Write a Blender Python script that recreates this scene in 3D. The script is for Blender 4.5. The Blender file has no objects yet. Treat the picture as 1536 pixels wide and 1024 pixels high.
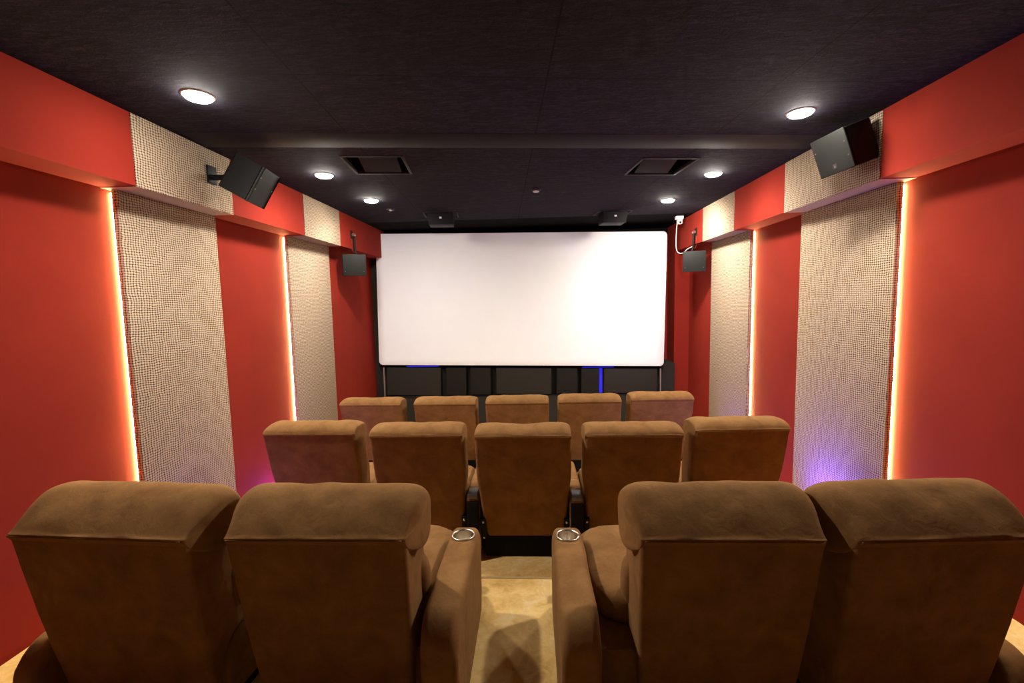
import bpy, bmesh, math, random
from mathutils import Vector, Matrix, noise

random.seed(7)
scene = bpy.context.scene
col = scene.collection
R = math.radians

# ------------------------------------------------------------------ helpers
def link(name, me, mats, parent=None, loc=None):
    o = bpy.data.objects.new(name, me)
    col.objects.link(o)
    for m in (mats if isinstance(mats, (list, tuple)) else [mats]):
        me.materials.append(m)
    if parent is not None:
        o.parent = parent
    if loc is not None:
        o.location = loc
    return o

def mesh_from(bm, smooth=True, angle=40):
    me = bpy.data.meshes.new('m')
    bmesh.ops.recalc_face_normals(bm, faces=bm.faces[:])
    if smooth:
        for f in bm.faces:
            f.smooth = True
        for e in bm.edges:
            if len(e.link_faces) == 2 and e.calc_face_angle(0) > R(angle):
                e.smooth = False
    bm.to_mesh(me)
    bm.free()
    return me

def obj(name, bm, mats, parent=None, loc=None, smooth=True, angle=40):
    return link(name, mesh_from(bm, smooth, angle), mats, parent, loc)

def tag(o, label, cat, group=None, kind=None):
    o['label'] = label
    o['category'] = cat
    if group:
        o['group'] = group
    if kind:
        o['kind'] = kind
    return o

def structure(o):
    o['kind'] = 'structure'
    return o

def thing(name, label, cat, loc=(0, 0, 0), rotz=0.0, group=None):
    o = bpy.data.objects.new(name, None)
    o.empty_display_size = .1
    col.objects.link(o)
    o.location = loc
    o.rotation_euler = (0, 0, rotz)
    return tag(o, label, cat, group)

def box(bm, lo, hi, r=0.0, seg=2, mat=0, mtx=None):
    lo = Vector(lo); hi = Vector(hi)
    res = bmesh.ops.create_cube(bm, size=1.0)
    vs = res['verts']
    c = (lo + hi) / 2; s = hi - lo
    for v in vs:
        v.co = Vector((v.co.x * s.x, v.co.y * s.y, v.co.z * s.z)) + c
    if mtx is not None:
        for v in vs:
            v.co = mtx @ v.co
    fs = {f for v in vs for f in v.link_faces}
    for f in fs:
        f.material_index = mat
    if r > 0:
        es = list({e for v in vs for e in v.link_edges})
        bmesh.ops.bevel(bm, geom=es, offset=r, segments=seg, profile=.5, affect='EDGES', clamp_overlap=True)
    return vs

def quad(bm, pts, mat=0):
    f = bm.faces.new([bm.verts.new(p) for p in pts])
    f.material_index = mat
    return f

def cyl(bm, p0, p1, r0, r1=None, n=20):
    r1 = r0 if r1 is None else r1
    p0 = Vector(p0); p1 = Vector(p1)
    q = (p1 - p0).to_track_quat('Z', 'Y')
    a = [bm.verts.new(p0 + q @ Vector((r0 * math.cos(2 * math.pi * i / n), r0 * math.sin(2 * math.pi * i / n), 0))) for i in range(n)]
    b = [bm.verts.new(p1 + q @ Vector((r1 * math.cos(2 * math.pi * i / n), r1 * math.sin(2 * math.pi * i / n), 0))) for i in range(n)]
    for i in range(n):
        bm.faces.new((a[i], a[(i + 1) % n], b[(i + 1) % n], b[i]))
    bm.faces.new(a[::-1]); bm.faces.new(b)

def lathe(bm, prof, n=32, cap=True):
    rings = []
    for r, z in prof:
        rings.append([bm.verts.new((r * math.cos(2 * math.pi * i / n), r * math.sin(2 * math.pi * i / n), z)) for i in range(n)])
    for a, b in zip(rings, rings[1:]):
        for i in range(n):
            bm.faces.new((a[i], a[(i + 1) % n], b[(i + 1) % n], b[i]))
    if cap:
        bm.faces.new(rings[0][::-1]); bm.faces.new(rings[-1])

def rings_mesh(bm, rings):
    vr = [[bm.verts.new(p) for p in r] for r in rings]
    n = len(vr[0])
    for a, b in zip(vr, vr[1:]):
        for i in range(n):
            bm.faces.new((a[i], a[(i + 1) % n], b[(i + 1) % n], b[i]))
    for r in (vr[0], vr[-1]):
        c = Vector((0, 0, 0))
        for v in r:
            c += v.co
        cv = bm.verts.new(c / n)
        for i in range(n):
            bm.faces.new((r[i], r[(i + 1) % n], cv))

def spline(pts, per=4):
    """closed Catmull-Rom through 2D points"""
    out = []
    n = len(pts)
    for i in range(n):
        p0, p1, p2, p3 = (pts[(i + k - 1) % n] for k in range(4))
        for j in range(per):
            t = j / per
            out.append(tuple(.5 * ((2 * p1[d]) + (-p0[d] + p2[d]) * t + (2 * p0[d] - 5 * p1[d] + 4 * p2[d] - p3[d]) * t * t
                                   + (-p0[d] + 3 * p1[d] - 3 * p2[d] + p3[d]) * t ** 3) for d in (0, 1)))
    return out

def softbox(bm, c, s, p=5.0, n=14, puff=0.0):
    """superellipsoid cushion centred at c with full size s"""
    c = Vector(c)
    cache = {}
    def vert(x, y, z):
        key = (round(x, 5), round(y, 5), round(z, 5))
        if key not in cache:
            k = (abs(x) ** p + abs(y) ** p + abs(z) ** p) ** (1 / p)
            q = Vector((x, y, z)) / k
            if puff:
                q.z *= 1 + puff * (1 - q.x ** 2) * (1 - q.y ** 2)
            cache[key] = bm.verts.new(c + Vector((q.x * s[0] / 2, q.y * s[1] / 2, q.z * s[2] / 2)))
        return cache[key]
    t = [math.tan(math.pi / 4 * (-1 + 2 * i / n)) for i in range(n + 1)]
    for ax in range(3):
        for sg in (-1, 1):
            for i in range(n):
                for j in range(n):
                    f = []
                    for (u, v) in ((t[i], t[j]), (t[i + 1], t[j]), (t[i + 1], t[j + 1]), (t[i], t[j + 1])):
                        q = [u, v]; q.insert(ax, sg)
                        f.append(vert(*q))
                    bm.faces.new(f)
    return list(cache.values())

def tube(bm, pts, r, n=8):
    pts = [Vector(p) for p in pts]
    rings = []
    for i, p in enumerate(pts):
        d = (pts[min(i + 1, len(pts) - 1)] - pts[max(i - 1, 0)]).normalized()
        q = d.to_track_quat('Z', 'Y')
        rings.append([p + q @ Vector((r * math.cos(2 * math.pi * k / n), r * math.sin(2 * math.pi * k / n), 0)) for k in range(n)])
    rings_mesh(bm, rings)

# ---------------------------------------------------------------- materials
def new_mat(name):
    m = bpy.data.materials.new(name)
    m.use_nodes = True
    nt = m.node_tree
    return m, nt, nt.nodes['Principled BSDF']

def N(nt, t, **kw):
    n = nt.nodes.new(t)
    for k, v in kw.items():
        setattr(n, k, v)
    return n

def mth(nt, op, a, b=None, c=None):
    n = nt.nodes.new('ShaderNodeMath'); n.operation = op
    for i, v in enumerate((a, b, c)):
        if v is None:
            continue
        if isinstance(v, (int, float)):
            n.inputs[i].default_value = v
        else:
            nt.links.new(v, n.inputs[i])
    return n.outputs[0]

def ramp(nt, fac, stops):
    n = nt.nodes.new('ShaderNodeValToRGB')
    e = n.color_ramp.elements
    while len(e) < len(stops):
        e.new(.5)
    for el, (p, c) in zip(e, stops):
        el.position = p
        el.color = (*c, 1)
    nt.links.new(fac, n.inputs[0])
    return n.outputs[0]

def noise_tex(nt, scale, detail=4, rough=.6, vec=None, dist=0.0):
    n = nt.nodes.new('ShaderNodeTexNoise')
    n.inputs['Scale'].default_value = scale
    n.inputs['Detail'].default_value = detail
    n.inputs['Roughness'].default_value = rough
    n.inputs['Distortion'].default_value = dist
    if vec is not None:
        nt.links.new(vec, n.inputs['Vector'])
    return n.outputs[0]

def coord(nt, kind='Object', scale=None):
    t = nt.nodes.new('ShaderNodeTexCoord')
    out = t.outputs[kind]
    if scale is not None:
        mp = nt.nodes.new('ShaderNodeMapping')
        mp.inputs['Scale'].default_value = scale
        nt.links.new(out, mp.inputs['Vector'])
        out = mp.outputs[0]
    return out

def bump(nt, bsdf, h, strength, dist):
    b = nt.nodes.new('ShaderNodeBump')
    b.inputs['Strength'].default_value = strength
    b.inputs['Distance'].default_value = dist
    nt.links.new(h, b.inputs['Height'])
    nt.links.new(b.outputs[0], bsdf.inputs['Normal'])

def simple(name, c, rough=.6, metal=0.0, var=.12, scale=30, bmp=0.0, spec=.18):
    m, nt, b = new_mat(name)
    v = coord(nt)
    f = noise_tex(nt, scale, 3, .6, v)
    lo = tuple(x * (1 - var) for x in c); hi = tuple(min(1, x * (1 + var)) for x in c)
    nt.links.new(ramp(nt, f, [(.3, lo), (.7, hi)]), b.inputs['Base Color'])
    b.inputs['Roughness'].default_value = rough
    b.inputs['Metallic'].default_value = metal
    b.inputs['Specular IOR Level'].default_value = spec
    if bmp:
        bump(nt, b, f, bmp, .002)
    return m

def emissive(name, c, s, base=.8):
    m, nt, b = new_mat(name)
    b.inputs['Base Color'].default_value = (base, base, base, 1)
    b.inputs['Emission Color'].default_value = (*c, 1)
    b.inputs['Emission Strength'].default_value = s
    return m

def mat_suede():
    m, nt, b = new_mat('suede_brown')
    v = coord(nt)
    big = noise_tex(nt, 7, 5, .62, v, .4)
    fine = noise_tex(nt, 260, 2, .6, v)
    c = ramp(nt, big, [(.28, (.165, .081, .029)), (.5, (.225, .114, .041)), (.74, (.285, .150, .058))])
    mx = N(nt, 'ShaderNodeMix', data_type='RGBA', blend_type='OVERLAY')
    mx.inputs[0].default_value = .28
    nt.links.new(c, mx.inputs[6])
    g = ramp(nt, fine, [(.3, (.35, .35, .35)), (.7, (.65, .65, .65))])
    nt.links.new(g, mx.inputs[7])
    nt.links.new(mx.outputs[2], b.inputs['Base Color'])
    b.inputs['Roughness'].default_value = .95
    b.inputs['Specular IOR Level'].default_value = .08
    b.inputs['Sheen Weight'].default_value = .15
    b.inputs['Sheen Roughness'].default_value = .45
    b.inputs['Sheen Tint'].default_value = (.75, .45, .22, 1)
    h = mth(nt, 'ADD', mth(nt, 'MULTIPLY', noise_tex(nt, 22, 3, .5, v, .8), 1.0), mth(nt, 'MULTIPLY', fine, .12))
    bump(nt, b, h, .25, .008)
    return m

def mat_red():
    m, nt, b = new_mat('red_fabric')
    v = coord(nt)
    big = noise_tex(nt, 2.2, 4, .5, v)
    fine = noise_tex(nt, 420, 2, .6, v)
    f = mth(nt, 'ADD', mth(nt, 'MULTIPLY', big, .6), mth(nt, 'MULTIPLY', fine, .4))
    nt.links.new(ramp(nt, f, [(.3, (.215, .016, .0083)), (.7, (.275, .0225, .0115))]), b.inputs['Base Color'])
    b.inputs['Roughness'].default_value = .9
    b.inputs['Specular IOR Level'].default_value = .15
    bump(nt, b, fine, .25, .001)
    return m

def mat_weave(cell=.0185, cellv=.0145):
    m, nt, b = new_mat('woven_tan_fabric')
    v = coord(nt)
    # thread wander
    w = nt.nodes.new('ShaderNodeTexNoise')
    w.inputs['Scale'].default_value = 9; w.inputs['Detail'].default_value = 3
    nt.links.new(v, w.inputs['Vector'])
    sep = N(nt, 'ShaderNodeSeparateXYZ'); nt.links.new(v, sep.inputs[0])
    sw = N(nt, 'ShaderNodeSeparateXYZ'); nt.links.new(w.outputs['Color'], sw.inputs[0])
    xy = mth(nt, 'ADD', sep.outputs[0], sep.outputs[1])
    u = mth(nt, 'ADD', xy, mth(nt, 'MULTIPLY', mth(nt, 'SUBTRACT', sw.outputs[0], .5), .034))
    z = mth(nt, 'ADD', sep.outputs[2], mth(nt, 'MULTIPLY', mth(nt, 'SUBTRACT', sw.outputs[1], .5), .034))
    a = mth(nt, 'ABSOLUTE', mth(nt, 'SINE', mth(nt, 'MULTIPLY', u, math.pi / cell)))
    c = mth(nt, 'ABSOLUTE', mth(nt, 'SINE', mth(nt, 'MULTIPLY', z, math.pi / cellv)))
    holes = mth(nt, 'MULTIPLY', mth(nt, 'SUBTRACT', 1.0, a), mth(nt, 'SUBTRACT', 1.0, c))
    grooves = mth(nt, 'MAXIMUM', mth(nt, 'SUBTRACT', 1.0, a), mth(nt, 'SUBTRACT', 1.0, c))
    dark = mth(nt, 'ADD', mth(nt, 'MULTIPLY', holes, .75), mth(nt, 'MULTIPLY', mth(nt, 'POWER', grooves, 3.0), .40))
    fib = noise_tex(nt, 140, 3, .6, v)
    dark = mth(nt, 'ADD', dark, mth(nt, 'MULTIPLY', mth(nt, 'SUBTRACT', fib, .5), .35))
    nt.links.new(ramp(nt, dark, [(.0, (.56, .43, .305)), (.22, (.35, .265, .19)), (.46, (.085, .058, .047))]), b.inputs['Base Color'])
    b.inputs['Roughness'].default_value = .95
    b.inputs['Specular IOR Level'].default_value = .1
    bump(nt, b, mth(nt, 'SUBTRACT', 1.0, dark), .8, .005)
    return m

def mat_floor():
    m, nt, b = new_mat('tan_stone_floor')
    v = coord(nt)
    f = noise_tex(nt, 3.2, 7, .62, v, .9)
    g = noise_tex(nt, 14, 5, .65, v, 1.6)
    k = mth(nt, 'ADD', mth(nt, 'MULTIPLY', f, .65), mth(nt, 'MULTIPLY', g, .35))
    nt.links.new(ramp(nt, k, [(.34, (.50, .28, .080)), (.47, (.68, .43, .14)), (.56, (.76, .52, .21)), (.66, (.80, .62, .35))]), b.inputs['Base Color'])
    b.inputs['Roughness'].default_value = .55
    b.inputs['Specular IOR Level'].default_value = .3
    bump(nt, b, g, .1, .002)
    return m

def mat_ceiling():
    m, nt, b = new_mat('black_wood_wool_ceiling')
    v = coord(nt, scale=(2.2, 9, 1))
    f = noise_tex(nt, 5, 8, .68, v, .9)
    w = coord(nt)
    g = noise_tex(nt, 60, 4, .7, w, 1.5)
    k = mth(nt, 'ADD', mth(nt, 'MULTIPLY', f, .6), mth(nt, 'MULTIPLY', g, .4))
    sep = N(nt, 'ShaderNodeSeparateXYZ'); nt.links.new(w, sep.inputs[0])
    # board joints, slightly turned with the ceiling grid
    u = mth(nt, 'ADD', sep.outputs[0], mth(nt, 'MULTIPLY', sep.outputs[1], .07))
    t = mth(nt, 'SUBTRACT', sep.outputs[1], mth(nt, 'MULTIPLY', sep.outputs[0], .115))
    def line(q, period, off, wd):
        p = mth(nt, 'PINGPONG', mth(nt, 'ADD', q, off), period / 2)
        return mth(nt, 'LESS_THAN', p, wd)
    ln = mth(nt, 'MAXIMUM', line(u, 1.22, -.255, .0045), line(t, 1.22, 1.345, .004))
    cr = ramp(nt, k, [(.36, (.0035, .0030, .0050)), (.5, (.0120, .0100, .0165)), (.64, (.034, .029, .044))])
    mx = N(nt, 'ShaderNodeMix', data_type='RGBA')
    nt.links.new(ln, mx.inputs[0]); nt.links.new(cr, mx.inputs[6])
    mx.inputs[7].default_value = (.003, .003, .003, 1)
    nt.links.new(mx.outputs[2], b.inputs['Base Color'])
    b.inputs['Roughness'].default_value = .95
    b.inputs['Specular IOR Level'].default_value = .15
    bump(nt, b, k, .6, .006)
    return m

M_SUEDE = mat_suede()
M_RED = mat_red()
M_WEAVE = mat_weave()
M_FLOOR = mat_floor()
M_CEIL = mat_ceiling()
M_MAUVE = simple('plain_taupe_fabric', (.32, .235, .20), .95, var=.06, scale=200, bmp=.1, spec=.1)
M_REAR = simple('pale_rear_wall', (.22, .19, .15), .9, var=.05, scale=20, spec=.1)
M_BLACKFAB = simple('black_fabric', (.006, .0055, .0055), 1.0, var=.2, scale=120, spec=.05)
M_STRIP = simple('black_painted_board', (.0075, .006, .009), .8, var=.12, scale=14, spec=.2)
M_GREY = simple('charcoal_fabric', (.030, .0265, .0225), .95, var=.12, scale=160, bmp=.15, spec=.15)
M_GREYD = simple('dark_charcoal_fabric', (.017, .015, .013), .95, var=.12, scale=160, bmp=.15, spec=.15)
M_PLASTIC = simple('black_plastic', (.009, .009, .0092), .6, var=.1, scale=240, bmp=.15, spec=.15)
M_SPK = simple('speaker_lacquer', (.0125, .013, .0115), .55, var=.08, scale=300, bmp=.2, spec=.2)
M_BASE = simple('black_base_cloth', (.010, .009, .008), .9, var=.15, scale=90, spec=.1)
M_METAL = simple('brushed_steel', (.66, .60, .50), .30, 1.0, var=.05, scale=50)
M_PLATE = simple('dull_grey_metal', (.16, .16, .165), .4, .8, var=.06, scale=50)
M_BOLT = simple('bolt_steel', (.55, .52, .46), .3, 1.0, var=.05, scale=50)
M_SCREEN = simple('matt_white_screen', (.84, .84, .84), .9, var=.008, scale=4, spec=.1)
M_WHITE = simple('white_plastic', (.72, .69, .68), .45, var=.03, scale=60)
M_TRIMRING = simple('lamp_trim', (.55, .48, .40), .4, var=.05, scale=60)
M_VENT = simple('vent_frame_paint', (.024, .020, .025), .6, var=.1, scale=60)
M_NOSE = simple('brass_edge', (.70, .52, .26), .35, .6, var=.06, scale=60)
M_PINKMETAL = simple('aluminium_edge', (.30, .22, .20), .45, .3, var=.06, scale=60)
M_LAMP = emissive('lamp_diffuser', (1.0, .93, .82), 330)
M_LED = emissive('warm_led', (1.0, .78, .34), 190)
M_BLUE = emissive('blue_led', (.14, .07, 1.0), 2000)
M_BLUESOFT = emissive('blue_led_strip', (.02, .02, 1.0), .75, .02)

# ------------------------------------------------------------------- layout
XL, XR = -2.4446, 2.3354          # side walls
BL, BR = -2.2307, 2.1216          # beam faces
ZC, ZB = 2.7024, 2.3009           # ceiling, beam underside
Y0, Y1 = -1.7, 7.18               # rear wall, screen wall
ZM, ZF = -.157, -.31              # middle and front platform levels
SM, SF = 2.476, 4.30              # step edges
TILT = R(1.0612)

# floor: three platforms
bm = bmesh.new()
box(bm, (XL - .1, Y0 - .1, -.5), (XR + .1, SM, 0))
box(bm, (XL - .1, SM, -.5), (XR + .1, SF, ZM))
box(bm, (XL - .1, SF, -.5), (XR + .1, Y1 + .1, ZF))
structure(obj('floor', bm, M_FLOOR, smooth=False))
for i, (ys, zs) in enumerate(((SM, 0), (SF, ZM))):
    bm = bmesh.new()
    box(bm, (XL + .002, ys - .012, zs - .02), (XR - .002, ys + .004, zs + .004), .002)
    structure(obj('trim_%d' % (10 + i), bm, M_NOSE))

# walls
def wall(name, lo, hi, m):
    bm = bmesh.new(); box(bm, lo, hi)
    return structure(obj(name, bm, m, smooth=False))
wall('wall_left', (XL - .1, Y0, -.5), (XL, Y1, ZC + .1), M_RED)
wall('wall_right', (XR, Y0, -.5), (XR + .1, Y1, ZC + .1), M_RED)
wall('wall_rear', (XL - .1, Y0 - .1, -.5), (XR + .1, Y0, ZC + .1), M_REAR)
wall('wall_front', (XL - .1, Y1, -.5), (XR + .1, Y1 + .1, ZC + .1), M_BLACKFAB)
wall('trim_8', (1.80, Y1 - .02, .5), (BR, Y1, 2.56), M_RED)
# beams along the side walls, and the pillar that carries the right one
wall('trim_1', (XL, Y0, ZB), (BL, 6.80, ZC), M_RED)
wall('trim_2', (BR, Y0, ZB), (XR, 6.80, ZC), M_RED)
wall('trim_3', (BR, 6.80, ZF), (XR, Y1, ZC), M_RED)

# ceiling with square openings for the recessed vents
def rot2(c, p, a):
    x, y = p[0] - c[0], p[1] - c[1]
    return (c[0] + x * math.cos(a) - y * math.sin(a), c[1] + x * math.sin(a) + y * math.cos(a))
GA = .115                        # turn of the ceiling grid
VENTS = [(-1.20, 3.60), (1.085, 3.905)]
VS = .235
bm = bmesh.new()
YB = 6.03
def cell(xa, ya, xb, yb, mat=0, hole=None):
    if xb - xa < 1e-4 or yb - ya < 1e-4:
        return
    if hole is None:
        quad(bm, [(xa, ya, ZC), (xa, yb, ZC), (xb, yb, ZC), (xb, ya, ZC)], mat)
        return
    out = [(xa, ya), (xb, ya), (xb, yb), (xa, yb)]
    inn = [rot2(hole, (hole[0] + sx * VS, hole[1] + sy * VS), GA) for sx, sy in ((-1, -1), (1, -1), (1, 1), (-1, 1))]
    for i in range(4):
        j = (i + 1) % 4
        quad(bm, [(*out[i], ZC), (*inn[i], ZC), (*inn[j], ZC), (*out[j], ZC)], mat)
cell(BL - .05, Y0, BR + .05, 3.0)
cell(BL - .05, 3.0, 0, 4.5, hole=VENTS[0])
cell(0, 3.0, BR + .05, 4.5, hole=VENTS[1])
cell(BL - .05, 4.5, BR + .05, YB)
cell(BL - .05, YB, BR + .05, Y1, mat=1)
bmesh.ops.remove_doubles(bm, verts=bm.verts[:], dist=1e-5)
o = structure(obj('ceiling', bm, [M_CEIL, M_BLACKFAB], smooth=False))
bm = bmesh.new()                  # closing slab above
box(bm, (XL - .1, Y0 - .1, ZC + .32), (XR + .1, Y1 + .1, ZC + .4))
structure(obj('ceiling', bm, M_BLACKFAB, smooth=False))
# smooth board strip across the ceiling
mt = Matrix.Translation((-.02, 3.19, 0)) @ Matrix.Rotation(GA, 4, 'Z')
bm = bmesh.new(); box(bm, (-2.19, -.135, ZC - .0015), (2.12, .135, ZC + .004), .0005, mtx=mt)
structure(obj('trim_4', bm, M_STRIP))

# ------------------------------------------------------- acoustic wall panels
def wall_panel(side, ya, yb, zb, label):
    """woven panel standing off the wall by a slit, a warm LED line in the slit of its edge nearest the seats"""
    s = 1 if side == 'left' else -1
    xw = XL if side == 'left' else XR
    t = thing('acoustic_panel', label, 'wall panel', (xw, (ya + yb) / 2, zb), 0, 'woven wall panels')
    h = ZB - zb; hw = (yb - ya) / 2
    a, b = s * .015, s * .052
    bm = bmesh.new()
    box(bm, (min(a, b), -hw, .002), (max(a, b), hw, h - .002), .003, 2)
    obj('woven_face', bm, M_WEAVE, t)
    bm = bmesh.new()
    box(bm, (min(s * .0015, s * .015), -hw + .03, .01), (max(s * .0015, s * .015), hw - .03, h - .01))
    obj('batten', bm, M_PLASTIC, t, smooth=False)
    bm = bmesh.new()
    box(bm, (min(s * .0025, s * .014), -hw + .008, .01), (max(s * .0025, s * .014), -hw + .016, h - .02))
    obj('led_strip', bm, M_LED, t, smooth=False)['label'] = 'glowing warm white light line'
    return t
wall_panel('left', 2.5522, 3.3621, 0.0 + ZM, 'beige woven wall panel on left wall behind the nearest left recliners')
wall_panel('left', 4.3702, 5.26, ZF, 'beige woven wall panel on left wall, the one nearer the screen')
wall_panel('right', 2.9618, 3.9605, ZM, 'beige woven wall panel on right wall with blue glow at its foot')
wall_panel('right', 4.8489, 5.8582, ZF, 'beige woven wall panel on right wall, the one nearer the screen')

def beam_cover(side, ya, yb, label):
    s = 1 if side == 'left' else -1
    xb = BL if side == 'left' else BR
    xw = XL if side == 'left' else XR
    t = thing('beam_cover', label, 'beam panel', (xb, (ya + yb) / 2, ZB), 0, 'woven wraps on the beams')
    hw = (yb - ya) / 2
    bm = bmesh.new()
    box(bm, (min(0, s * .006), -hw, -.004), (max(0, s * .006), hw, ZC - ZB - .002), .001)
    obj('woven_face', bm, M_WEAVE, t)
    bm = bmesh.new()
    d = xw - xb
    box(bm, (min(d, 0), -hw, -.004), (max(d, 0), hw, 0))
    obj('underside', bm, M_MAUVE, t, smooth=False)['label'] = 'plain smooth taupe underside'
beam_cover('left', 2.5019, 3.3274, 'beige woven wrap on left ceiling beam behind the tilted speaker')
beam_cover('left', 4.3962, 5.216, 'beige woven wrap on left ceiling beam nearer the screen')
beam_cover('right', 2.8857, 3.9192, 'beige woven wrap on right ceiling beam behind the tilted speaker')
beam_cover('right', 4.8592, 5.7177, 'beige woven wrap on right ceiling beam nearer the screen')

# --------------------------------------------------------------- downlights
# position, label, watts, aim (metres off the plumb line at 1 m below)
LIGHTS = [((-1.714, 2.349), 'round white downlight above the leftmost nearest recliner', 122, (.38, .0)),
          ((1.632, 2.876), 'round white downlight beside the tilted speaker on the right', 122, (-.38, -.1)),
          ((-1.734, 3.803), 'round white downlight left of the left ceiling vent', 62, (.0, .1)),
          ((1.627, 4.167), 'round white downlight right of the right ceiling vent', 62, (.0, .1)),
          ((-1.675, 4.754), 'round white downlight on the left nearest the screen', 85, (.0, .38)),
          ((1.539, 5.202), 'round white downlight on the right nearest the screen', 150, (.35, .7))]
for (x, y), lab, watts, aim in LIGHTS:
    t = thing('downlight', lab, 'ceiling light', (x, y, ZC), 0, 'round downlights')
    bm = bmesh.new()
    lathe(bm, [(.066, 0), (.066, -.004), (.069, -.007), (.077, -.004), (.080, 0)], 40, cap=False)
    obj('trim_ring', bm, M_TRIMRING, t)
    bm = bmesh.new()
    lathe(bm, [(.0665, -.001), (.0655, -.009), (.060, -.016), (.046, -.022), (.025, -.025), (.006, -.026)], 40)
    obj('diffuser', bm, M_LAMP, t, angle=80)
    ld = bpy.data.lights.new('downlight_beam', 'SPOT')
    ld.energy = watts; ld.color = (1.0, .92, .80)
    ld.spot_size = R(174); ld.spot_blend = 1.0; ld.shadow_soft_size = .055
    lo = bpy.data.objects.new('downlight_beam', ld)
    col.objects.link(lo)
    lo.parent = t
    lo.location = (0, 0, -.072)
    lo.rotation_euler = Vector((aim[0], aim[1], -1)).to_track_quat('-Z', 'Y').to_euler()

# ----------------------------------------------------------- recessed vents
def vent(c, lab):
    t = thing('ceiling_vent', lab, 'vent', (c[0], c[1], ZC), GA, 'recessed ceiling vents')
    bm = bmesh.new()
    for sx in (-1, 1):
        box(bm, (min(sx * VS, sx * (VS - .022)), -VS, -.006), (max(sx * VS, sx * (VS - .022)), VS, .02), .002)
        box(bm, (-VS, min(sx * VS, sx * (VS - .022)), -.006), (VS, max(sx * VS, sx * (VS - .022)), .02), .002)
    obj('frame', bm, M_VENT, t)
    bm = bmesh.new()
    for a, b in (((-VS, -VS, 0), (-VS + .01, VS, .2)), ((VS - .01, -VS, 0), (VS, VS, .2)),
                 ((-VS, -VS, 0), (VS, -VS + .01, .2)), ((-VS, VS - .01, 0), (VS, VS, .2)), ((-VS, -VS, .19), (VS, VS, .2))):
        box(bm, a, b)
    obj('recess', bm, M_BLACKFAB, t, smooth=False)
    bm = bmesh.new()
    mtx = Matrix.Translation((0, .02, .055)) @ Matrix.Rotation(R(-14), 4, 'X')
    box(bm, (-.15, -.19, -.008), (.15, .19, .008), .003, mtx=mtx)
    obj('blade', bm, simple('vent_blade', (.007, .0055, .006), .6, var=.08, scale=40), t)
vent(VENTS[0], 'square black recessed vent on left half of the ceiling')
vent(VENTS[1], 'square black recessed vent on right half of the ceiling')

# hanging overhead speakers near the screen
def overhead(c, lab):
    t = thing('overhead_speaker', lab, 'speaker', (c[0], c[1], ZC), GA, 'speakers hanging over the screen')
    bm = bmesh.new()
    for sx in (-1, 1):
        box(bm, (min(sx * .21, sx * .195), -.17, -.006), (max(sx * .21, sx * .195), .17, 0), .001)
        box(bm, (-.21, min(sx * .17, sx * .155), -.006), (.21, max(sx * .17, sx * .155), 0), .001)
    obj('frame', bm, M_VENT, t)
    bm = bmesh.new()
    vs = box(bm, (-.155, -.13, -.135), (.155, .15, -.004), .006)
    for v in bm.verts:
        if v.co.z < -.06:
            v.co.y += .05 if v.co.y < 0 else 0
            v.co.x *= .95
    obj('cabinet', bm, M_PLASTIC, t)
    bm = bmesh.new()
    box(bm, (-.014, -.120, -.068), (.014, -.085, -.048), .002)
    obj('badge', bm, M_WHITE, t)['label'] = 'small pale badge'
overhead((-1.11, 5.62), 'black box speaker hanging above the left part of screen top')
overhead((1.04, 5.84), 'black box speaker hanging above the right part of screen top')

# smoke detector, sprinkler
t = thing('smoke_detector', 'small round detector in the middle of the black ceiling', 'detector', (.056, 4.504, ZC))
bm = bmesh.new(); lathe(bm, [(.055, 0), (.055, -.012), (.04, -.022), (.01, -.024)], 28); obj('housing', bm, M_VENT, t)
bm = bmesh.new(); lathe(bm, [(.030, -.0215), (.030, -.030), (.012, -.034)], 24); obj('sensor_cap', bm, M_WHITE, t)
t = thing('ceiling_sprinkler', 'small round cap on ceiling beside the left downlight nearest the screen', 'sprinkler', (-1.62, 5.22, ZC))
bm = bmesh.new(); lathe(bm, [(.05, 0), (.05, -.01), (.035, -.014)], 28); obj('cover_plate', bm, M_VENT, t)
bm = bmesh.new(); lathe(bm, [(.018, -.013), (.018, -.02), (.006, -.024)], 20); obj('nozzle', bm, M_BOLT, t)

# -------------------------------------------------------------- big speakers
def rounded_poly(w, h, r, n=8):
    pts = []
    for cx, cy, a0 in ((w / 2 - r, h / 2 - r, 0), (-w / 2 + r, h / 2 - r, 90), (-w / 2 + r, -h / 2 + r, 180), (w / 2 - r, -h / 2 + r, 270)):
        for i in range(n + 1):
            a = R(a0 + 90 * i / n)
            pts.append((cx + r * math.cos(a), cy + r * math.sin(a)))
    return pts

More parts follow.
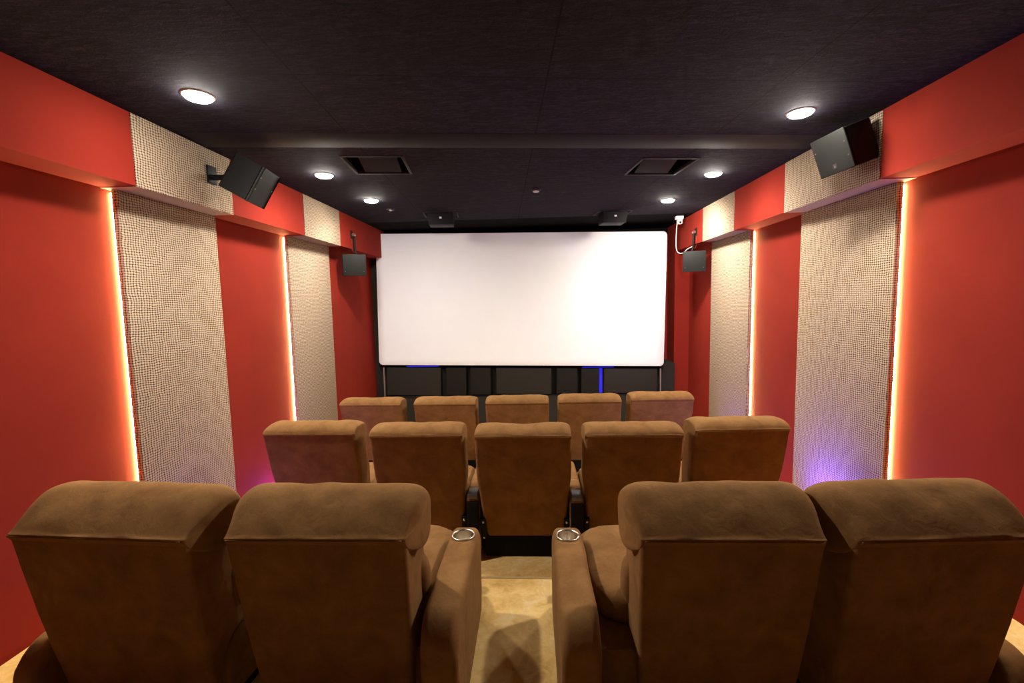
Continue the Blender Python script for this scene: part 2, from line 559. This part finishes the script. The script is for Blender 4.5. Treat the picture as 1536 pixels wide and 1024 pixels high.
def speaker_box(t, w, h, d, mtx, badge, screws):
    bm = bmesh.new(); box(bm, (-w / 2, -d / 2 + .018, -h / 2), (w / 2, d / 2, h / 2), .006, 3, mtx=mtx)
    obj('cabinet', bm, M_PLASTIC, t)
    bm = bmesh.new(); box(bm, (-w / 2 - .001, -d / 2, -h / 2 - .001), (w / 2 + .001, -d / 2 + .016, h / 2 + .001), .006, 3, mtx=mtx)
    g = obj('front_grille', bm, M_SPK, t)
    g['label'] = 'grey-black front grille'
    if badge:
        bm = bmesh.new()
        box(bm, (-.014, -d / 2 - .002, -h / 2 + .024), (.014, -d / 2 + .002, -h / 2 + .058), .001, mtx=mtx)
        obj('badge', bm, M_VENT, g)
        bm = bmesh.new()
        box(bm, (-.005, -d / 2 - .0035, -h / 2 + .033), (.005, -d / 2 - .001, -h / 2 + .047), .001, mtx=mtx)
        obj('badge', bm, M_BOLT, g)
    for sx, sz in screws:
        bm = bmesh.new()
        p = Vector((sx * w / 2, -d / 2, sz * h / 2))
        cyl(bm, p + Vector((0, .004, 0)), p - Vector((0, .0015, 0)), .004, n=10)
        bm.transform(mtx)
        obj('screw', bm, M_BOLT, g)

def wall_speaker(pos, yaw, tilt, roll, side, lab):
    t = thing('wall_speaker', lab, 'speaker', pos, 0, 'tilted speakers on the beams')
    mtx = (Matrix.Rotation(yaw, 4, 'Z') @ Matrix.Rotation(tilt, 4, 'X') @ Matrix.Rotation(roll, 4, 'Y'))
    w, h, d = .2424, .2426, .2003
    sc = [(.86, .35), (-.86, .35), (.86, -.35)] if side > 0 else [(-.9, .45), (-.9, -.25), (.9, .1)]
    speaker_box(t, w, h, d, mtx, side > 0, sc)
    xb = (BL + .006 if side < 0 else BR - .006) - pos[0]
    back = mtx @ Vector((0, d / 2, .0))
    bm = bmesh.new()
    s = -1 if side < 0 else 1
    yb = back.y + (.0 if side < 0 else -.02)
    box(bm, (min(xb, xb - s * .012), yb - .045, back.z - .06), (max(xb, xb - s * .012), yb + .045, back.z + .06), .003)
    tube(bm, [(xb, yb, back.z - .015), ((xb + back.x) / 2, yb, back.z - .02), back], .02, 12)
    box(bm, (-.06, d / 2 - .002, -.06), (.06, d / 2 + .014, .06), .003, mtx=mtx)
    obj('bracket', bm, M_PLASTIC, t)
    bm = bmesh.new()
    p = (xb + back.x) / 2
    cyl(bm, (p, yb - .028, back.z - .02), (p, yb + .028, back.z - .02), .013, n=14)
    obj('swivel_knob', bm, M_BASE, t)
wall_speaker((-1.9516, 3.1281, 2.4769), 1.7191, .5261, .0045, -1, 'black box speaker tilted down from the left ceiling beam')
wall_speaker((1.9777, 2.9989, 2.5122), -1.3423, .3392, -.0664, 1, 'black box speaker tilted down from the right ceiling beam')

# ------------------------------------------- small speakers on drop brackets
def drop_speaker(c, mount, yaw, side, lab):
    t = thing('bracket_speaker', lab, 'speaker', c, 0, 'small speakers beside the screen')
    w, h, d = .272, .26, .20
    mtx = Matrix.Rotation(yaw, 4, 'Z') @ Matrix.Rotation(R(6), 4, 'X')
    speaker_box(t, w, h, d, mtx, False, [(.8, -.6), (-.8, -.6)])
    m = Vector(mount) - Vector(c)
    bm = bmesh.new()
    s = -1 if side < 0 else 1
    box(bm, (min(m.x, m.x - s * .008), m.y - .03, m.z - .05), (max(m.x, m.x - s * .008), m.y + .03, m.z + .05), .002)
    obj('mount_plate', bm, M_PLASTIC, t)
    bm = bmesh.new()
    k = m - Vector((s * .03, 0, 0))
    tube(bm, [m - Vector((s * .005, 0, 0)), k, k + Vector((-s * .004, 0, -.05)), k + Vector((-s * .006, 0, -.14)),
              Vector((m.x - s * .04, .0, h / 2 + .03)), Vector((m.x - s * .06, .0, h / 2 - .015))], .013, 10)
    obj('arm', bm, M_PLASTIC, t)
    bm = bmesh.new(); cyl(bm, k + Vector((0, -.02, 0)), k + Vector((0, .02, 0)), .019, n=16)
    obj('pivot', bm, M_BOLT, t)
    bm = bmesh.new()
    q = m + Vector((0, -.012, -.02))
    tube(bm, [q, q + Vector((-s * .012, -.03, -.08)), q + Vector((-s * .012, -.034, -.16)), Vector((m.x - s * .03, d / 2 - .02, h / 2 - .02))], .003, 6)
    obj('cable', bm, simple('red_cable', (.35, .06, .03), .6), t)
drop_speaker((-2.215, 5.56, 2.105), (BL, 5.56, 2.476), .42, -1, 'small black square speaker hanging left of the screen')
drop_speaker((2.105, 5.95, 2.08), (BR, 5.95, 2.45), -.37, 1, 'small black square speaker hanging right of the screen')

# security camera with its white cable
t = thing('security_camera', 'small white camera under ceiling at right of screen with looping cable', 'camera', (1.985, 6.22, ZC))
bm = bmesh.new(); box(bm, (-.045, -.035, -.045), (.055, .035, 0), .006); obj('mount', bm, M_WHITE, t)
bm = bmesh.new(); box(bm, (-.026, -.06, -.11), (.034, .02, -.04), .012, 3); obj('body', bm, M_WHITE, t)
bm = bmesh.new(); cyl(bm, (.0, -.055, -.088), (.0, -.066, -.090), .013, n=18); obj('lens', bm, M_PLASTIC, t)
bm = bmesh.new()
pts = []
cp = [(-.022, 0, -.10), (-.03, 0, -.20), (-.036, -.01, -.32), (-.036, -.02, -.42), (-.02, -.05, -.485), (.02, -.1, -.50), (.06, -.16, -.46), (.11, -.20, -.43), (.125, -.215, -.425)]
for i in range(len(cp) - 1):
    p0, p1, p2, p3 = (Vector(cp[min(max(i + k, 0), len(cp) - 1)]) for k in (-1, 0, 1, 2))
    for j in range(5):
        u = j / 5
        pts.append(.5 * (2 * p1 + (p2 - p0) * u + (2 * p0 - 5 * p1 + 4 * p2 - p3) * u * u + (3 * p1 - p0 - 3 * p2 + p3) * u ** 3))
tube(bm, pts, .0055, 8)
obj('cable', bm, M_WHITE, t)

# -------------------------------------------------------------------- screen
SX, SZ, SW, SH = -.189, 1.632, 4.273, 1.961
t = thing('projection_screen', 'large blank white cinema screen with rounded corners', 'screen', (SX, 6.6607, SZ))
t.rotation_euler = (0, TILT, 0)
bm = bmesh.new()
poly = rounded_poly(SW, SH, .062, 8)
a = [bm.verts.new((x, 0, z)) for x, z in poly]; b = [bm.verts.new((x, .035, z)) for x, z in poly]
bm.faces.new(a); bm.faces.new(b[::-1])
for i in range(len(a)):
    j = (i + 1) % len(a)
    bm.faces.new((a[i], b[i], b[j], a[j]))
obj('screen_surface', bm, M_SCREEN, t, angle=50)
bm = bmesh.new()
for sx in (-1, 1):
    box(bm, (sx * (SW / 2 - .03) - .03, .036, -SH / 2 + .03), (sx * (SW / 2 - .03) + .03, .19, SH / 2 - .03))
    box(bm, (-SW / 2 + .06, .036, sx * (SH / 2 - .08) - .04), (SW / 2 - .06, .19, sx * (SH / 2 - .08) + .04))
obj('frame', bm, M_BLACKFAB, t, smooth=False)

# unseen fill light added to brighten the screen: a lamp behind a rectangular gate
PX, PY, PZ = -.19, -1.30, 2.2
t = thing('screen_fill_box', 'unseen black light box added on rear wall shelf to brighten the screen', 'screen_fill_box', (PX, PY, PZ))
GD = .10
k = GD / (6.6607 - PY)
gx = (SW / 2 + .02) * k; g0 = (SZ - SH / 2 - .02 - PZ) * k; g1 = (SZ + SH / 2 + .02 - PZ) * k
bm = bmesh.new()
for lo_, hi_ in (((-.22, GD, -.12), (-gx, GD + .004, .12)), ((gx, GD, -.12), (.22, GD + .004, .12)),
                 ((-gx, GD, -.12), (gx, GD + .004, g0)), ((-gx, GD, g1), (gx, GD + .004, .12))):
    box(bm, lo_, hi_)
bm.transform(Matrix.Rotation(TILT, 4, 'Y'))
obj('gate', bm, M_PLASTIC, t, smooth=False)
bm = bmesh.new()
for lo_, hi_ in (((-.23, -.3, -.13), (-.22, GD, .13)), ((.22, -.3, -.13), (.23, GD, .13)), ((-.23, -.3, .12), (.23, GD, .13)),
                 ((-.23, -.3, -.13), (.23, GD, -.12)), ((-.23, -.31, -.13), (.23, -.3, .13))):
    box(bm, lo_, hi_)
obj('housing', bm, M_PLASTIC, t, smooth=False)
bm = bmesh.new(); box(bm, (-.28, -.395, -.15), (.28, .06, -.131), .003)
obj('shelf', bm, M_PLASTIC, t)
ld = bpy.data.lights.new('screen_fill_lamp', 'SPOT')
ld.energy = 540; ld.color = (.96, .98, 1.0)
ld.spot_size = R(44); ld.spot_blend = .1; ld.shadow_soft_size = .0005
lo = bpy.data.objects.new('screen_fill_lamp', ld); col.objects.link(lo); lo.parent = t
lo.rotation_euler = Vector((0, 6.6607 - PY, SZ - PZ)).to_track_quat('-Z', 'Y').to_euler()

# ---------------------------------------------- low front wall under the screen
def tz(x):
    return -math.tan(TILT) * x
bm = bmesh.new()
box(bm, (XL, 6.69, ZF), (BR, Y1, .17))
structure(obj('trim_5', bm, M_GREY, smooth=False))
bm = bmesh.new()
box(bm, (XL, 6.80, .17), (-2.29, Y1, ZC), .0)
structure(obj('trim_6', bm, M_GREY, smooth=False))
bm = bmesh.new()
box(bm, (1.905, 6.76, .17), (BR, Y1, .645))
structure(obj('trim_7', bm, M_GREY, smooth=False))
bm = bmesh.new()
box(bm, (-2.285, 6.785, .17), (1.90, 6.80, .60))
structure(obj('trim_9', bm, M_GREYD, smooth=False))
BAFF = [(-2.255, -1.42, 'wide charcoal sound panel at the far left below the screen'),
        (-1.335, -1.03, 'narrow charcoal sound panel, second from left below the screen'),
        (-.965, -.655, 'narrow charcoal sound panel, third from left below the screen'),
        (-.57, .265, 'wide charcoal sound panel under the middle of the screen'),
        (.345, .655, 'narrow charcoal sound panel just right of the middle wide one'),
        (.715, .985, 'narrow charcoal sound panel left of the upright blue light line'),
        (1.055, 1.845, 'wide charcoal sound panel at the far right below the screen')]
for x0, x1, lab in BAFF:
    xc = (x0 + x1) / 2; hw = (x1 - x0) / 2
    t = thing('sound_panel', lab, 'sound panel', (xc, 6.70, .172 + .03), 0, 'charcoal sound panels below the screen')
    t.rotation_euler = (0, TILT, 0)
    zt = .60 + tz(xc) - .2
    bm = bmesh.new(); box(bm, (-hw, .0, .0), (hw, .06, zt), .012, 3)
    obj('cloth_face', bm, M_GREY if hw > .3 else M_GREYD, t)
    bm = bmesh.new(); box(bm, (-hw + .02, .06, -.02), (hw - .02, .082, zt - .02))
    obj('backing_box', bm, M_BLACKFAB, t, smooth=False)
t = thing('metal_frame', 'thin metal frame around the charcoal sound panels', 'frame', (-.19, 6.7, .172))
bm = bmesh.new()
for x in (-2.10, 2.085):
    bm = bmesh.new()
    box(bm, (x - .008, -.01, .0), (x + .008, .03, .43 + tz(x - .19)), .002)
    obj('upright', bm, M_PINKMETAL, t)
bm = bmesh.new()
box(bm, (-2.10, -.008, .0), (2.085, .03, .016), .002)
obj('bottom_rail', bm, M_GREYD, t)
for nm, x0, x1, z0, z1, lab in (('led_strip', .996, 1.044, .20, .575, 'upright blue light line between sound panels under right part of screen'),
                                ('led_strip', -1.95, -1.45, .640, .652, 'blue light line along top of the far left sound panel'),
                                ('led_strip', .74, 1.22, .590, .602, 'short level blue light line under the right part of screen')):
    bm = bmesh.new(); box(bm, (x0, 6.765, z0), (x1, 6.775, z1))
    tag(obj(nm, bm, M_BLUESOFT, smooth=False), lab, 'light strip', 'blue light lines below the screen')

# ================================================================= recliners
def rr_ring(w, d, r, n=6):
    return rounded_poly(w, d, r, n)

HEAD_TALL = [(0, 0), (.012, .015), (.042, .046), (.078, .077), (.118, .104), (.162, .124), (.205, .127), (.243, .107), (.262, .06),
             (.258, -.02), (.235, -.085), (.17, -.10), (.10, -.09), (.03, -.05)]
HEAD_LOW = [(0, 0), (.001, .010), (.012, .030), (.040, .050), (.08, .060), (.125, .061), (.17, .052), (.205, .028), (.222, -.02),
            (.222, -.09), (.20, -.15), (.15, -.17), (.09, -.12), (.03, -.05)]

def nz(p, s, seed):
    return noise.noise(Vector(p) * s + Vector((seed * 3.7, seed * 1.3, seed * 7.1)))

def recliner(label, group, loc, rotz, W, zc, head, sag, seed, arms, lean=R(14), led=None, headw=1.0, hscale=1.0, pucker=True, round_top=0.0, zb=.085, taper=((0, .84), (.15, .89), (.36, .935), (.48, .955), (.62, 1), (1, 1)), flare=.06, rc=.07):
    """arms: list of (side, inner_x, outer_x, y_rear, y_front, kind)"""
    t = thing('recliner', label, 'recliner', loc, rotz, group)
    tl = math.tan(lean)
    # --- backrest shell: horizontal rings from the bottom up
    bm = bmesh.new()
    rings = []
    zs = [zb, zb + .004, zb + .014, zb + .03, .16, .22, .29, .36, .44, .52, .60, .66, zc - .10, zc - .07, zc - .04, zc - .018, zc - .004, zc + .002]
    for i, z in enumerate(zs):
        f = max(0, min(1, (z - zb) / (zc - zb)))
        w = W
        for (fa, wa), (fb, wb) in zip(taper, taper[1:]):
            if fa <= f <= fb:
                u = (f - fa) / (fb - fa)
                w = W * (wa + (wb - wa) * u)
        ins = {0: .03, 1: .014, 2: .005, 3: .0, len(zs) - 1: .012, len(zs) - 2: .004}.get(i, 0)
        thick = .17 if pucker else .235 + .07 * (1 - f)
        ring = []
        for x, y in rr_ring(w - 2 * ins, thick - ins, .022, 5):
            yy = y + thick / 2 + (zc - z) * tl + .004
            bulge = -.012 * (1 - (2 * x / w) ** 2) * math.sin(math.pi * min(1, max(0, f)))
            if y < 0:
                yy += bulge
            if round_top and y < 0:
                yy -= round_top * min(1, max(0, 1 - f) / .30) ** .6
            zz = z
            if f < .35:
                zz += .040 * (abs(2 * x / w) ** 2.4) * (1 - f / .35)
            p = Vector((x, yy, zz))
            if y < 0:
                p.y += .004 * nz(p, 7, seed)
            ring.append(p)
        rings.append(ring)
    # densify along width: rings have few points on the flat sides, so subdivide afterwards
    rings_mesh(bm, rings)
    long = [e for e in bm.edges if abs(e.verts[0].co.x - e.verts[1].co.x) > .2]
    bmesh.ops.subdivide_edges(bm, edges=long, cuts=7, use_grid_fill=True)
    back = obj('backrest', bm, M_SUEDE, t, angle=55)
    # --- headrest roll
    WH = W * headw
    prof = spline(head, 4)
    n = len(prof)
    cy = sum(p[0] for p in prof) / n; cz = sum(p[1] for p in prof) / n
    top = max(p[1] for p in prof)
    bm = bmesh.new()
    rings = []
    hx = WH / 2
    xs = [-hx, -hx + .003, -hx + .010, -hx + .022, -hx + .04, -hx + .065, -hx + .1]
    k = 14
    xs = xs + [(-hx + .1) + (WH - .2) * (i + 1) / (k + 1) for i in range(k)] + [-x for x in reversed(xs)]
    r = rc
    for x in xs:
        e = hx - abs(x)
        q_ = min(1, e / .03)
        s = .93 + .07 * math.sqrt(q_ * (2 - q_))
        g = 1.0
        if e < r:
            q = 1 - e / r
            g = .50 + .50 * math.sqrt(max(0, 1 - q * q))
        ring = []
        for (y, z) in prof:
            yy = cy + (y - cy) * s; zz = cz + (z - cz) * s
            if zz > 0:
                zz *= hscale
                zz = zz * g - (sag * math.exp(-(x / (W * .22)) ** 2) if z > top * .3 else 0) * (z / top)
            # seam tucks in at the crease
            fl = max(0, min(1, y / .16))
            p = Vector((x * (1 + 2 * flare * fl * fl * (3 - 2 * fl)), yy, zc + zz))
            if z > .01:
                p.z += .006 * nz(p, 9, seed)
                p.y += .005 * nz(p, 11, seed + 5)
                # soft diagonal drag lines in the cloth
                p.z += .0022 * math.sin((x * 1.6 + yy * 1.1) * 34 + seed) * (.5 + .5 * nz(p, 4, seed + 2))
            ring.append(p)
        rings.append(ring)
    rings_mesh(bm, rings)
    hd = obj('headrest', bm, M_SUEDE, t, angle=70)
    sub = hd.modifiers.new('s', 'SUBSURF'); sub.levels = 1; sub.render_levels = 1
    # --- stitched seam below the roll
    bm = bmesh.new()
    tube(bm, [(-W / 2 + .012 + (W - .024) * i / 16, .0015 + .001 * nz((i, 0, 0), .7, seed), zc - .001) for i in range(17)], .0042, 8)
    obj('piping', bm, M_SUEDE, hd)
    # --- lumbar cushion in front of the shell
    bm = bmesh.new()
    ym = .15 + (zc - .47) * tl
    vs = softbox(bm, (0, ym + (.03 if pucker else .075), .47), (W * (1.05 if not pucker else .90), .17, .36), 3.0, 10)
    for v in vs:
        v.co.y += (.47 - v.co.z) * tl
    obj('back_cushion', bm, M_SUEDE, t, angle=80)
    # --- seat
    ax = .293
    sl = ([a[1] for a in arms if a[0] < 0] + [ax])[0] - .006
    sr = ([a[1] for a in arms if a[0] > 0] + [ax])[0] - .006
    aw = sl + sr; sx0 = (sr - sl) / 2
    bm = bmesh.new()
    softbox(bm, (sx0, .565, .335), (aw, .62, .165), 5, 10, .12)
    obj('seat', bm, M_SUEDE, t, angle=80)
    bm = bmesh.new()
    softbox(bm, (sx0, .88, .215), (aw, .09, .29), 5, 10)
    obj('footrest', bm, M_SUEDE, t, angle=80)
    # --- base
    bm = bmesh.new()
    box(bm, (-sl + (.012 if pucker else .003), .19 if pucker else .14, 0), (sr - (.012 if pucker else .003), .82, .27), .012, 2)
    obj('base', bm, M_BASE if pucker else M_SUEDE, t)
    # --- arms
    for side, xi, xo, yr, yf, kind in arms:
        xa, xb = (xi, xo) if side > 0 else (-xo, -xi)
        at = .30 if kind == 'low' else .475
        bm = bmesh.new()
        prof2 = []
        # side silhouette (y,z): rounded front and rear top corners
        def arc(cy_, cz_, rad, a0, a1, m):
            return [(cy_ + rad * math.cos(R(a0 + (a1 - a0) * i / m)), cz_ + rad * math.sin(R(a0 + (a1 - a0) * i / m))) for i in range(m + 1)]
        rr_ = .14 if kind == 'low' else (.12 if kind != 'shared' else .05)
        fr_ = .06
        prof2 = [(yf - .03, .05), (yf - .005, .14), (yf, .22)] + arc(yf - fr_, at - fr_, fr_, 0, 90, 6) \
            + [(yf - .2, at), (yf - .4, at + .002), (yr + .3, at)] + arc(yr + rr_, at - rr_, rr_, 90, 180, 8) + [(yr + .005, .12), (yr + .03, .05)]
        w2 = xb - xa
        rings = []
        rad = min(.035, w2 * .3)
        pc = (sum(p[0] for p in prof2) / len(prof2), sum(p[1] for p in prof2) / len(prof2))
        for j in range(0, 7):
            a = R(90 * j / 6)
            rings.append((xa + rad * (1 - math.sin(a)), rad * (1 - math.cos(a))))
        left = list(reversed([(xa + rad * (1 - math.sin(R(90 * j / 6))), rad * (1 - math.cos(R(90 * j / 6)))) for j in range(7)]))
        st = left[::-1]
        stations = [(xa + rad * (1 - math.cos(R(15 * j))), rad * (1 - math.sin(R(15 * j)))) for j in range(7)]
        stations += [(xa + xb - x, ins) for x, ins in reversed(stations)]
        rg = []
        for x, ins in stations:
            ring = []
            for (y, z) in prof2:
                dy = y - pc[0]; dz = z - pc[1]
                yy = y - math.copysign(min(abs(dy), ins), dy)
                zz = z - (ins if dz > 0 else 0)
                p = Vector((x, yy, zz))
                p.x += .004 * nz(p, 6, seed + side) * (1 if abs(x - (xa + xb) / 2) > w2 * .3 else 0)
                ring.append(p)
            rg.append(ring)
        rings_mesh(bm, rg)
        xm = (xa + xb) / 2
        ycup = yf - .122
        arm = obj('armrest', bm, M_SUEDE, t, angle=60)
        if kind == 'aisle':
            # real opening for the cup
            cb = bmesh.new(); cyl(cb, (xm, ycup, .38), (xm, ycup, .56), .0485, n=40)
            cut = obj('cutter', cb, M_SUEDE, t)
            md = arm.modifiers.new('b', 'BOOLEAN'); md.operation = 'DIFFERENCE'; md.object = cut; md.solver = 'EXACT'
            bpy.context.view_layer.update()
            dg = bpy.context.evaluated_depsgraph_get()
            nm = bpy.data.meshes.new_from_object(arm.evaluated_get(dg))
            arm.modifiers.clear()
            arm.data = nm
            bpy.data.objects.remove(cut)
            bm = bmesh.new()
            prof3 = [(.0565, .0005), (.0565, .004), (.054, .0065), (.050, .006), (.047, .001), (.0455, -.006), (.044, -.02), (.041, -.045), (.034, -.064), (.02, -.072), (.003, -.073)]
            lathe(bm, prof3, 40, cap=False)
            bmesh.ops.translate(bm, verts=bm.verts[:], vec=(xm, ycup, at))
            c = obj('cup_holder', bm, M_METAL, arm, angle=60)
            c['label'] = 'round steel cup holder'
            bm = bmesh.new()
            box(bm, (xa + .015, yr + .06, 0), (xb - .012, yf - .05, .055), .004)
            obj('plinth', bm, M_BASE, arm)
        else:
            bm = bmesh.new()
            box(bm, (xa + .012, yr + .05, 0), (xb - .012, yf - .05, .055), .004)
            obj('plinth', bm, M_BASE, arm)
        if kind == 'shared':
            bm = bmesh.new()
            box(bm, (xa + .004, yr - .012, .05), (xb - .004, yr + .02, .425), .01, 3)
            obj('rear_cover', bm, M_BASE, arm)
            bm = bmesh.new()
            box(bm, (xa + .012, yr - .014, .447), (xb - .012, yr + .10, .4785), .004, 2)
            obj('metal_plate', bm, M_PLATE, arm)['label'] = 'grey metal plate'
    # --- hinge plates with bolts
    if pucker:
        for s in (-1, 1):
            xh = s * (W * .455)
            yh = (zc - .22) * tl - .012
            bm = bmesh.new()
            mtx = Matrix.Translation((xh, yh, .215)) @ Matrix.Rotation(lean, 4, 'X')
            box(bm, (-.018, -.004, -.085), (.018, .022, .085), .006, 2, mtx=mtx)
            h = obj('hinge_plate', bm, M_PLASTIC, t)
            for dz in (-.066, .062):
                bm = bmesh.new()
                cyl(bm, (0, -.002, dz), (0, -.010, dz), .0085, .006, 12)
                bm.transform(mtx)
                obj('bolt', bm, M_BOLT, h)
    if led:
        side, power = led
        xs_ = [a for a in arms if a[0] == side][0]
        x = side * (xs_[2] + .004)
        ly = power
        bm = bmesh.new()
        box(bm, (min(x, x + side * .006), ly, .07), (max(x, x + side * .006), ly + .2, .085))
        b = obj('base_light', bm, M_BLUE, t, smooth=False)
        b['label'] = 'small blue light strip'
    return t

# back row: big headrests, an aisle arm with a steel cup holder on the inner chairs
g = None
PB = dict(zb=.018, head=HEAD_TALL, lean=R(9), pucker=False, taper=((0, .915), (.5, .97), (1, 1)), flare=.055, rc=.085)
recliner('brown suede recliner at the far left of the nearest row', 'recliners of the nearest row', (-1.592, 1.465, 0), R(-3), .71, .785, sag=.0, seed=1,
         arms=[(-1, .335, .455, .02, .66, 'low'), (1, .30, .362, .15, .66, 'low')], **PB)
recliner('brown suede recliner of the nearest row just left of the aisle', 'recliners of the nearest row', (-.788, 1.475, 0), R(0), .66, .776, sag=.0, seed=2,
         arms=[(-1, .285, .345, .15, .66, 'low'), (1, .363, .506, -.02, .72, 'aisle')], **PB)
recliner('brown suede recliner of the nearest row just right of the aisle', 'recliners of the nearest row', (.668, 1.475, 0), R(0), .62, .778, sag=.0, seed=3,
         arms=[(1, .262, .318, .15, .66, 'low'), (-1, .443, .590, -.02, .72, 'aisle')], **PB)
recliner('brown suede recliner at the far right of the nearest row', 'recliners of the nearest row', (1.368, 1.475, 0), R(3), .615, .785, sag=.0, seed=4,
         arms=[(1, .30, .42, .02, .66, 'low'), (-1, .245, .298, .15, .66, 'low')], **PB)

# middle row
PM = dict(round_top=.008, head=HEAD_LOW, lean=R(14), headw=1.0, flare=.0, rc=.095)
mid = [((-1.515, 2.86), -1, .64, .905, .000, 'brown suede recliner at the left end of the middle row'),
       ((-.773, 2.80), 0, .615, .905, .006, 'brown suede recliner of the middle row, second from left'),
       ((-.075, 2.765), 0, .62, .905, .014, 'brown suede recliner in the centre of the middle row'),
       ((.627, 2.775), 0, .62, .905, .008, 'brown suede recliner of the middle row, second from right'),
       ((1.335, 2.86), 2, .61, .91, .000, 'brown suede recliner at the right end of the middle row')]
for i, ((x, y), a, W, zc, sag, lab) in enumerate(mid):
    arms = []
    if i == 0:
        arms.append((-1, .29, .385, .16, .80, 'plain'))
    arms.append((1, .303, .393, .10, .80, 'shared') if i < 4 else (1, .29, .385, .16, .80, 'plain'))
    led = None
    recliner(lab, 'recliners of the middle row', (x, y, ZM), R(a), W, zc, sag=sag, seed=10 + i, arms=arms, led=led, **PM)

PF = dict(PM, lean=R(17))
# front row
fr = [((-1.655, 4.36), -1, .635, .905, .008, 'brown suede recliner at the left end of the row nearest the screen'),
      ((-.893, 4.36), 0, .63, .905, .006, 'brown suede recliner of the row nearest the screen, second from left'),
      ((-.165, 4.30), 0, .625, .922, .002, 'brown suede recliner in the centre of the row nearest the screen'),
      ((.550, 4.34), 0, .62, .92, .002, 'brown suede recliner of the row nearest the screen, second from right'),
      ((1.258, 4.36), 1, .62, .93, .004, 'brown suede recliner at the right end of the row nearest the screen')]
for i, ((x, y), a, W, zc, sag, lab) in enumerate(fr):
    arms = []
    if i == 0:
        arms.append((-1, .29, .385, .16, .80, 'plain'))
    arms.append((1, .303, .393, .10, .80, 'shared') if i < 4 else (1, .29, .385, .16, .80, 'plain'))
    recliner(lab, 'recliners of the row nearest the screen', (x, y, ZF), R(a), W, zc, sag=sag, seed=20 + i, arms=arms, **PF)

# small blue uplights on the floor at the foot of the side walls
for (x, y), z, ln, lab in (((2.11, 3.46), ZM, .11, 'small blue floor uplight at the foot of the right woven wall panel'),
                           ((-2.32, 2.72), ZM, .03, 'small blue floor uplight at the foot of the left woven wall panel'),
                           ((-2.34, 3.88), ZM, .03, 'small blue floor uplight at the foot of the left red wall'),
                           ((2.18, 5.0), ZF, .06, 'small blue floor uplight at right beside the front row')):
    t = thing('floor_light', lab, 'floor light', (x, y, z), 0, 'blue floor uplights')
    bm = bmesh.new(); box(bm, (-.03, -.085, 0), (.03, .085, .03), .005); obj('housing', bm, M_PLASTIC, t)
    bm = bmesh.new(); box(bm, (-.012, -ln / 2, .0295), (.012, ln / 2, .034)); obj('lens', bm, M_BLUE, t, smooth=False)

# ------------------------------------------------------------ world + camera
w = bpy.data.worlds.new('World'); scene.world = w
w.use_nodes = True
w.node_tree.nodes['Background'].inputs[0].default_value = (0, 0, 0, 1)
w.node_tree.nodes['Background'].inputs[1].default_value = 0

cam = bpy.data.cameras.new('Camera')
co = bpy.data.objects.new('Camera', cam)
col.objects.link(co)
right = Vector((.998775, .044866, -.020862)); up = Vector((.01684, .088229, .995958)); back = Vector((.046525, -.995089, .087366))
m = Matrix((right, up, back)).transposed().to_4x4()
m.translation = (0, 0, 1.6)
co.matrix_world = m
cam.sensor_fit = 'HORIZONTAL'; cam.sensor_width = 36
cam.lens = 36 * 670.853 / 1536
cam.clip_start = .02
scene.camera = co

scene.view_settings.view_transform = 'Standard'
scene.view_settings.look = 'None'
scene.view_settings.exposure = 0.0
scene.view_settings.gamma = 1.0
scene.view_settings.use_curve_mapping = False
scene.cycles.use_denoising = True
scene.cycles.sample_clamp_indirect = 6
scene.cycles.max_bounces = 10
scene.cycles.diffuse_bounces = 6
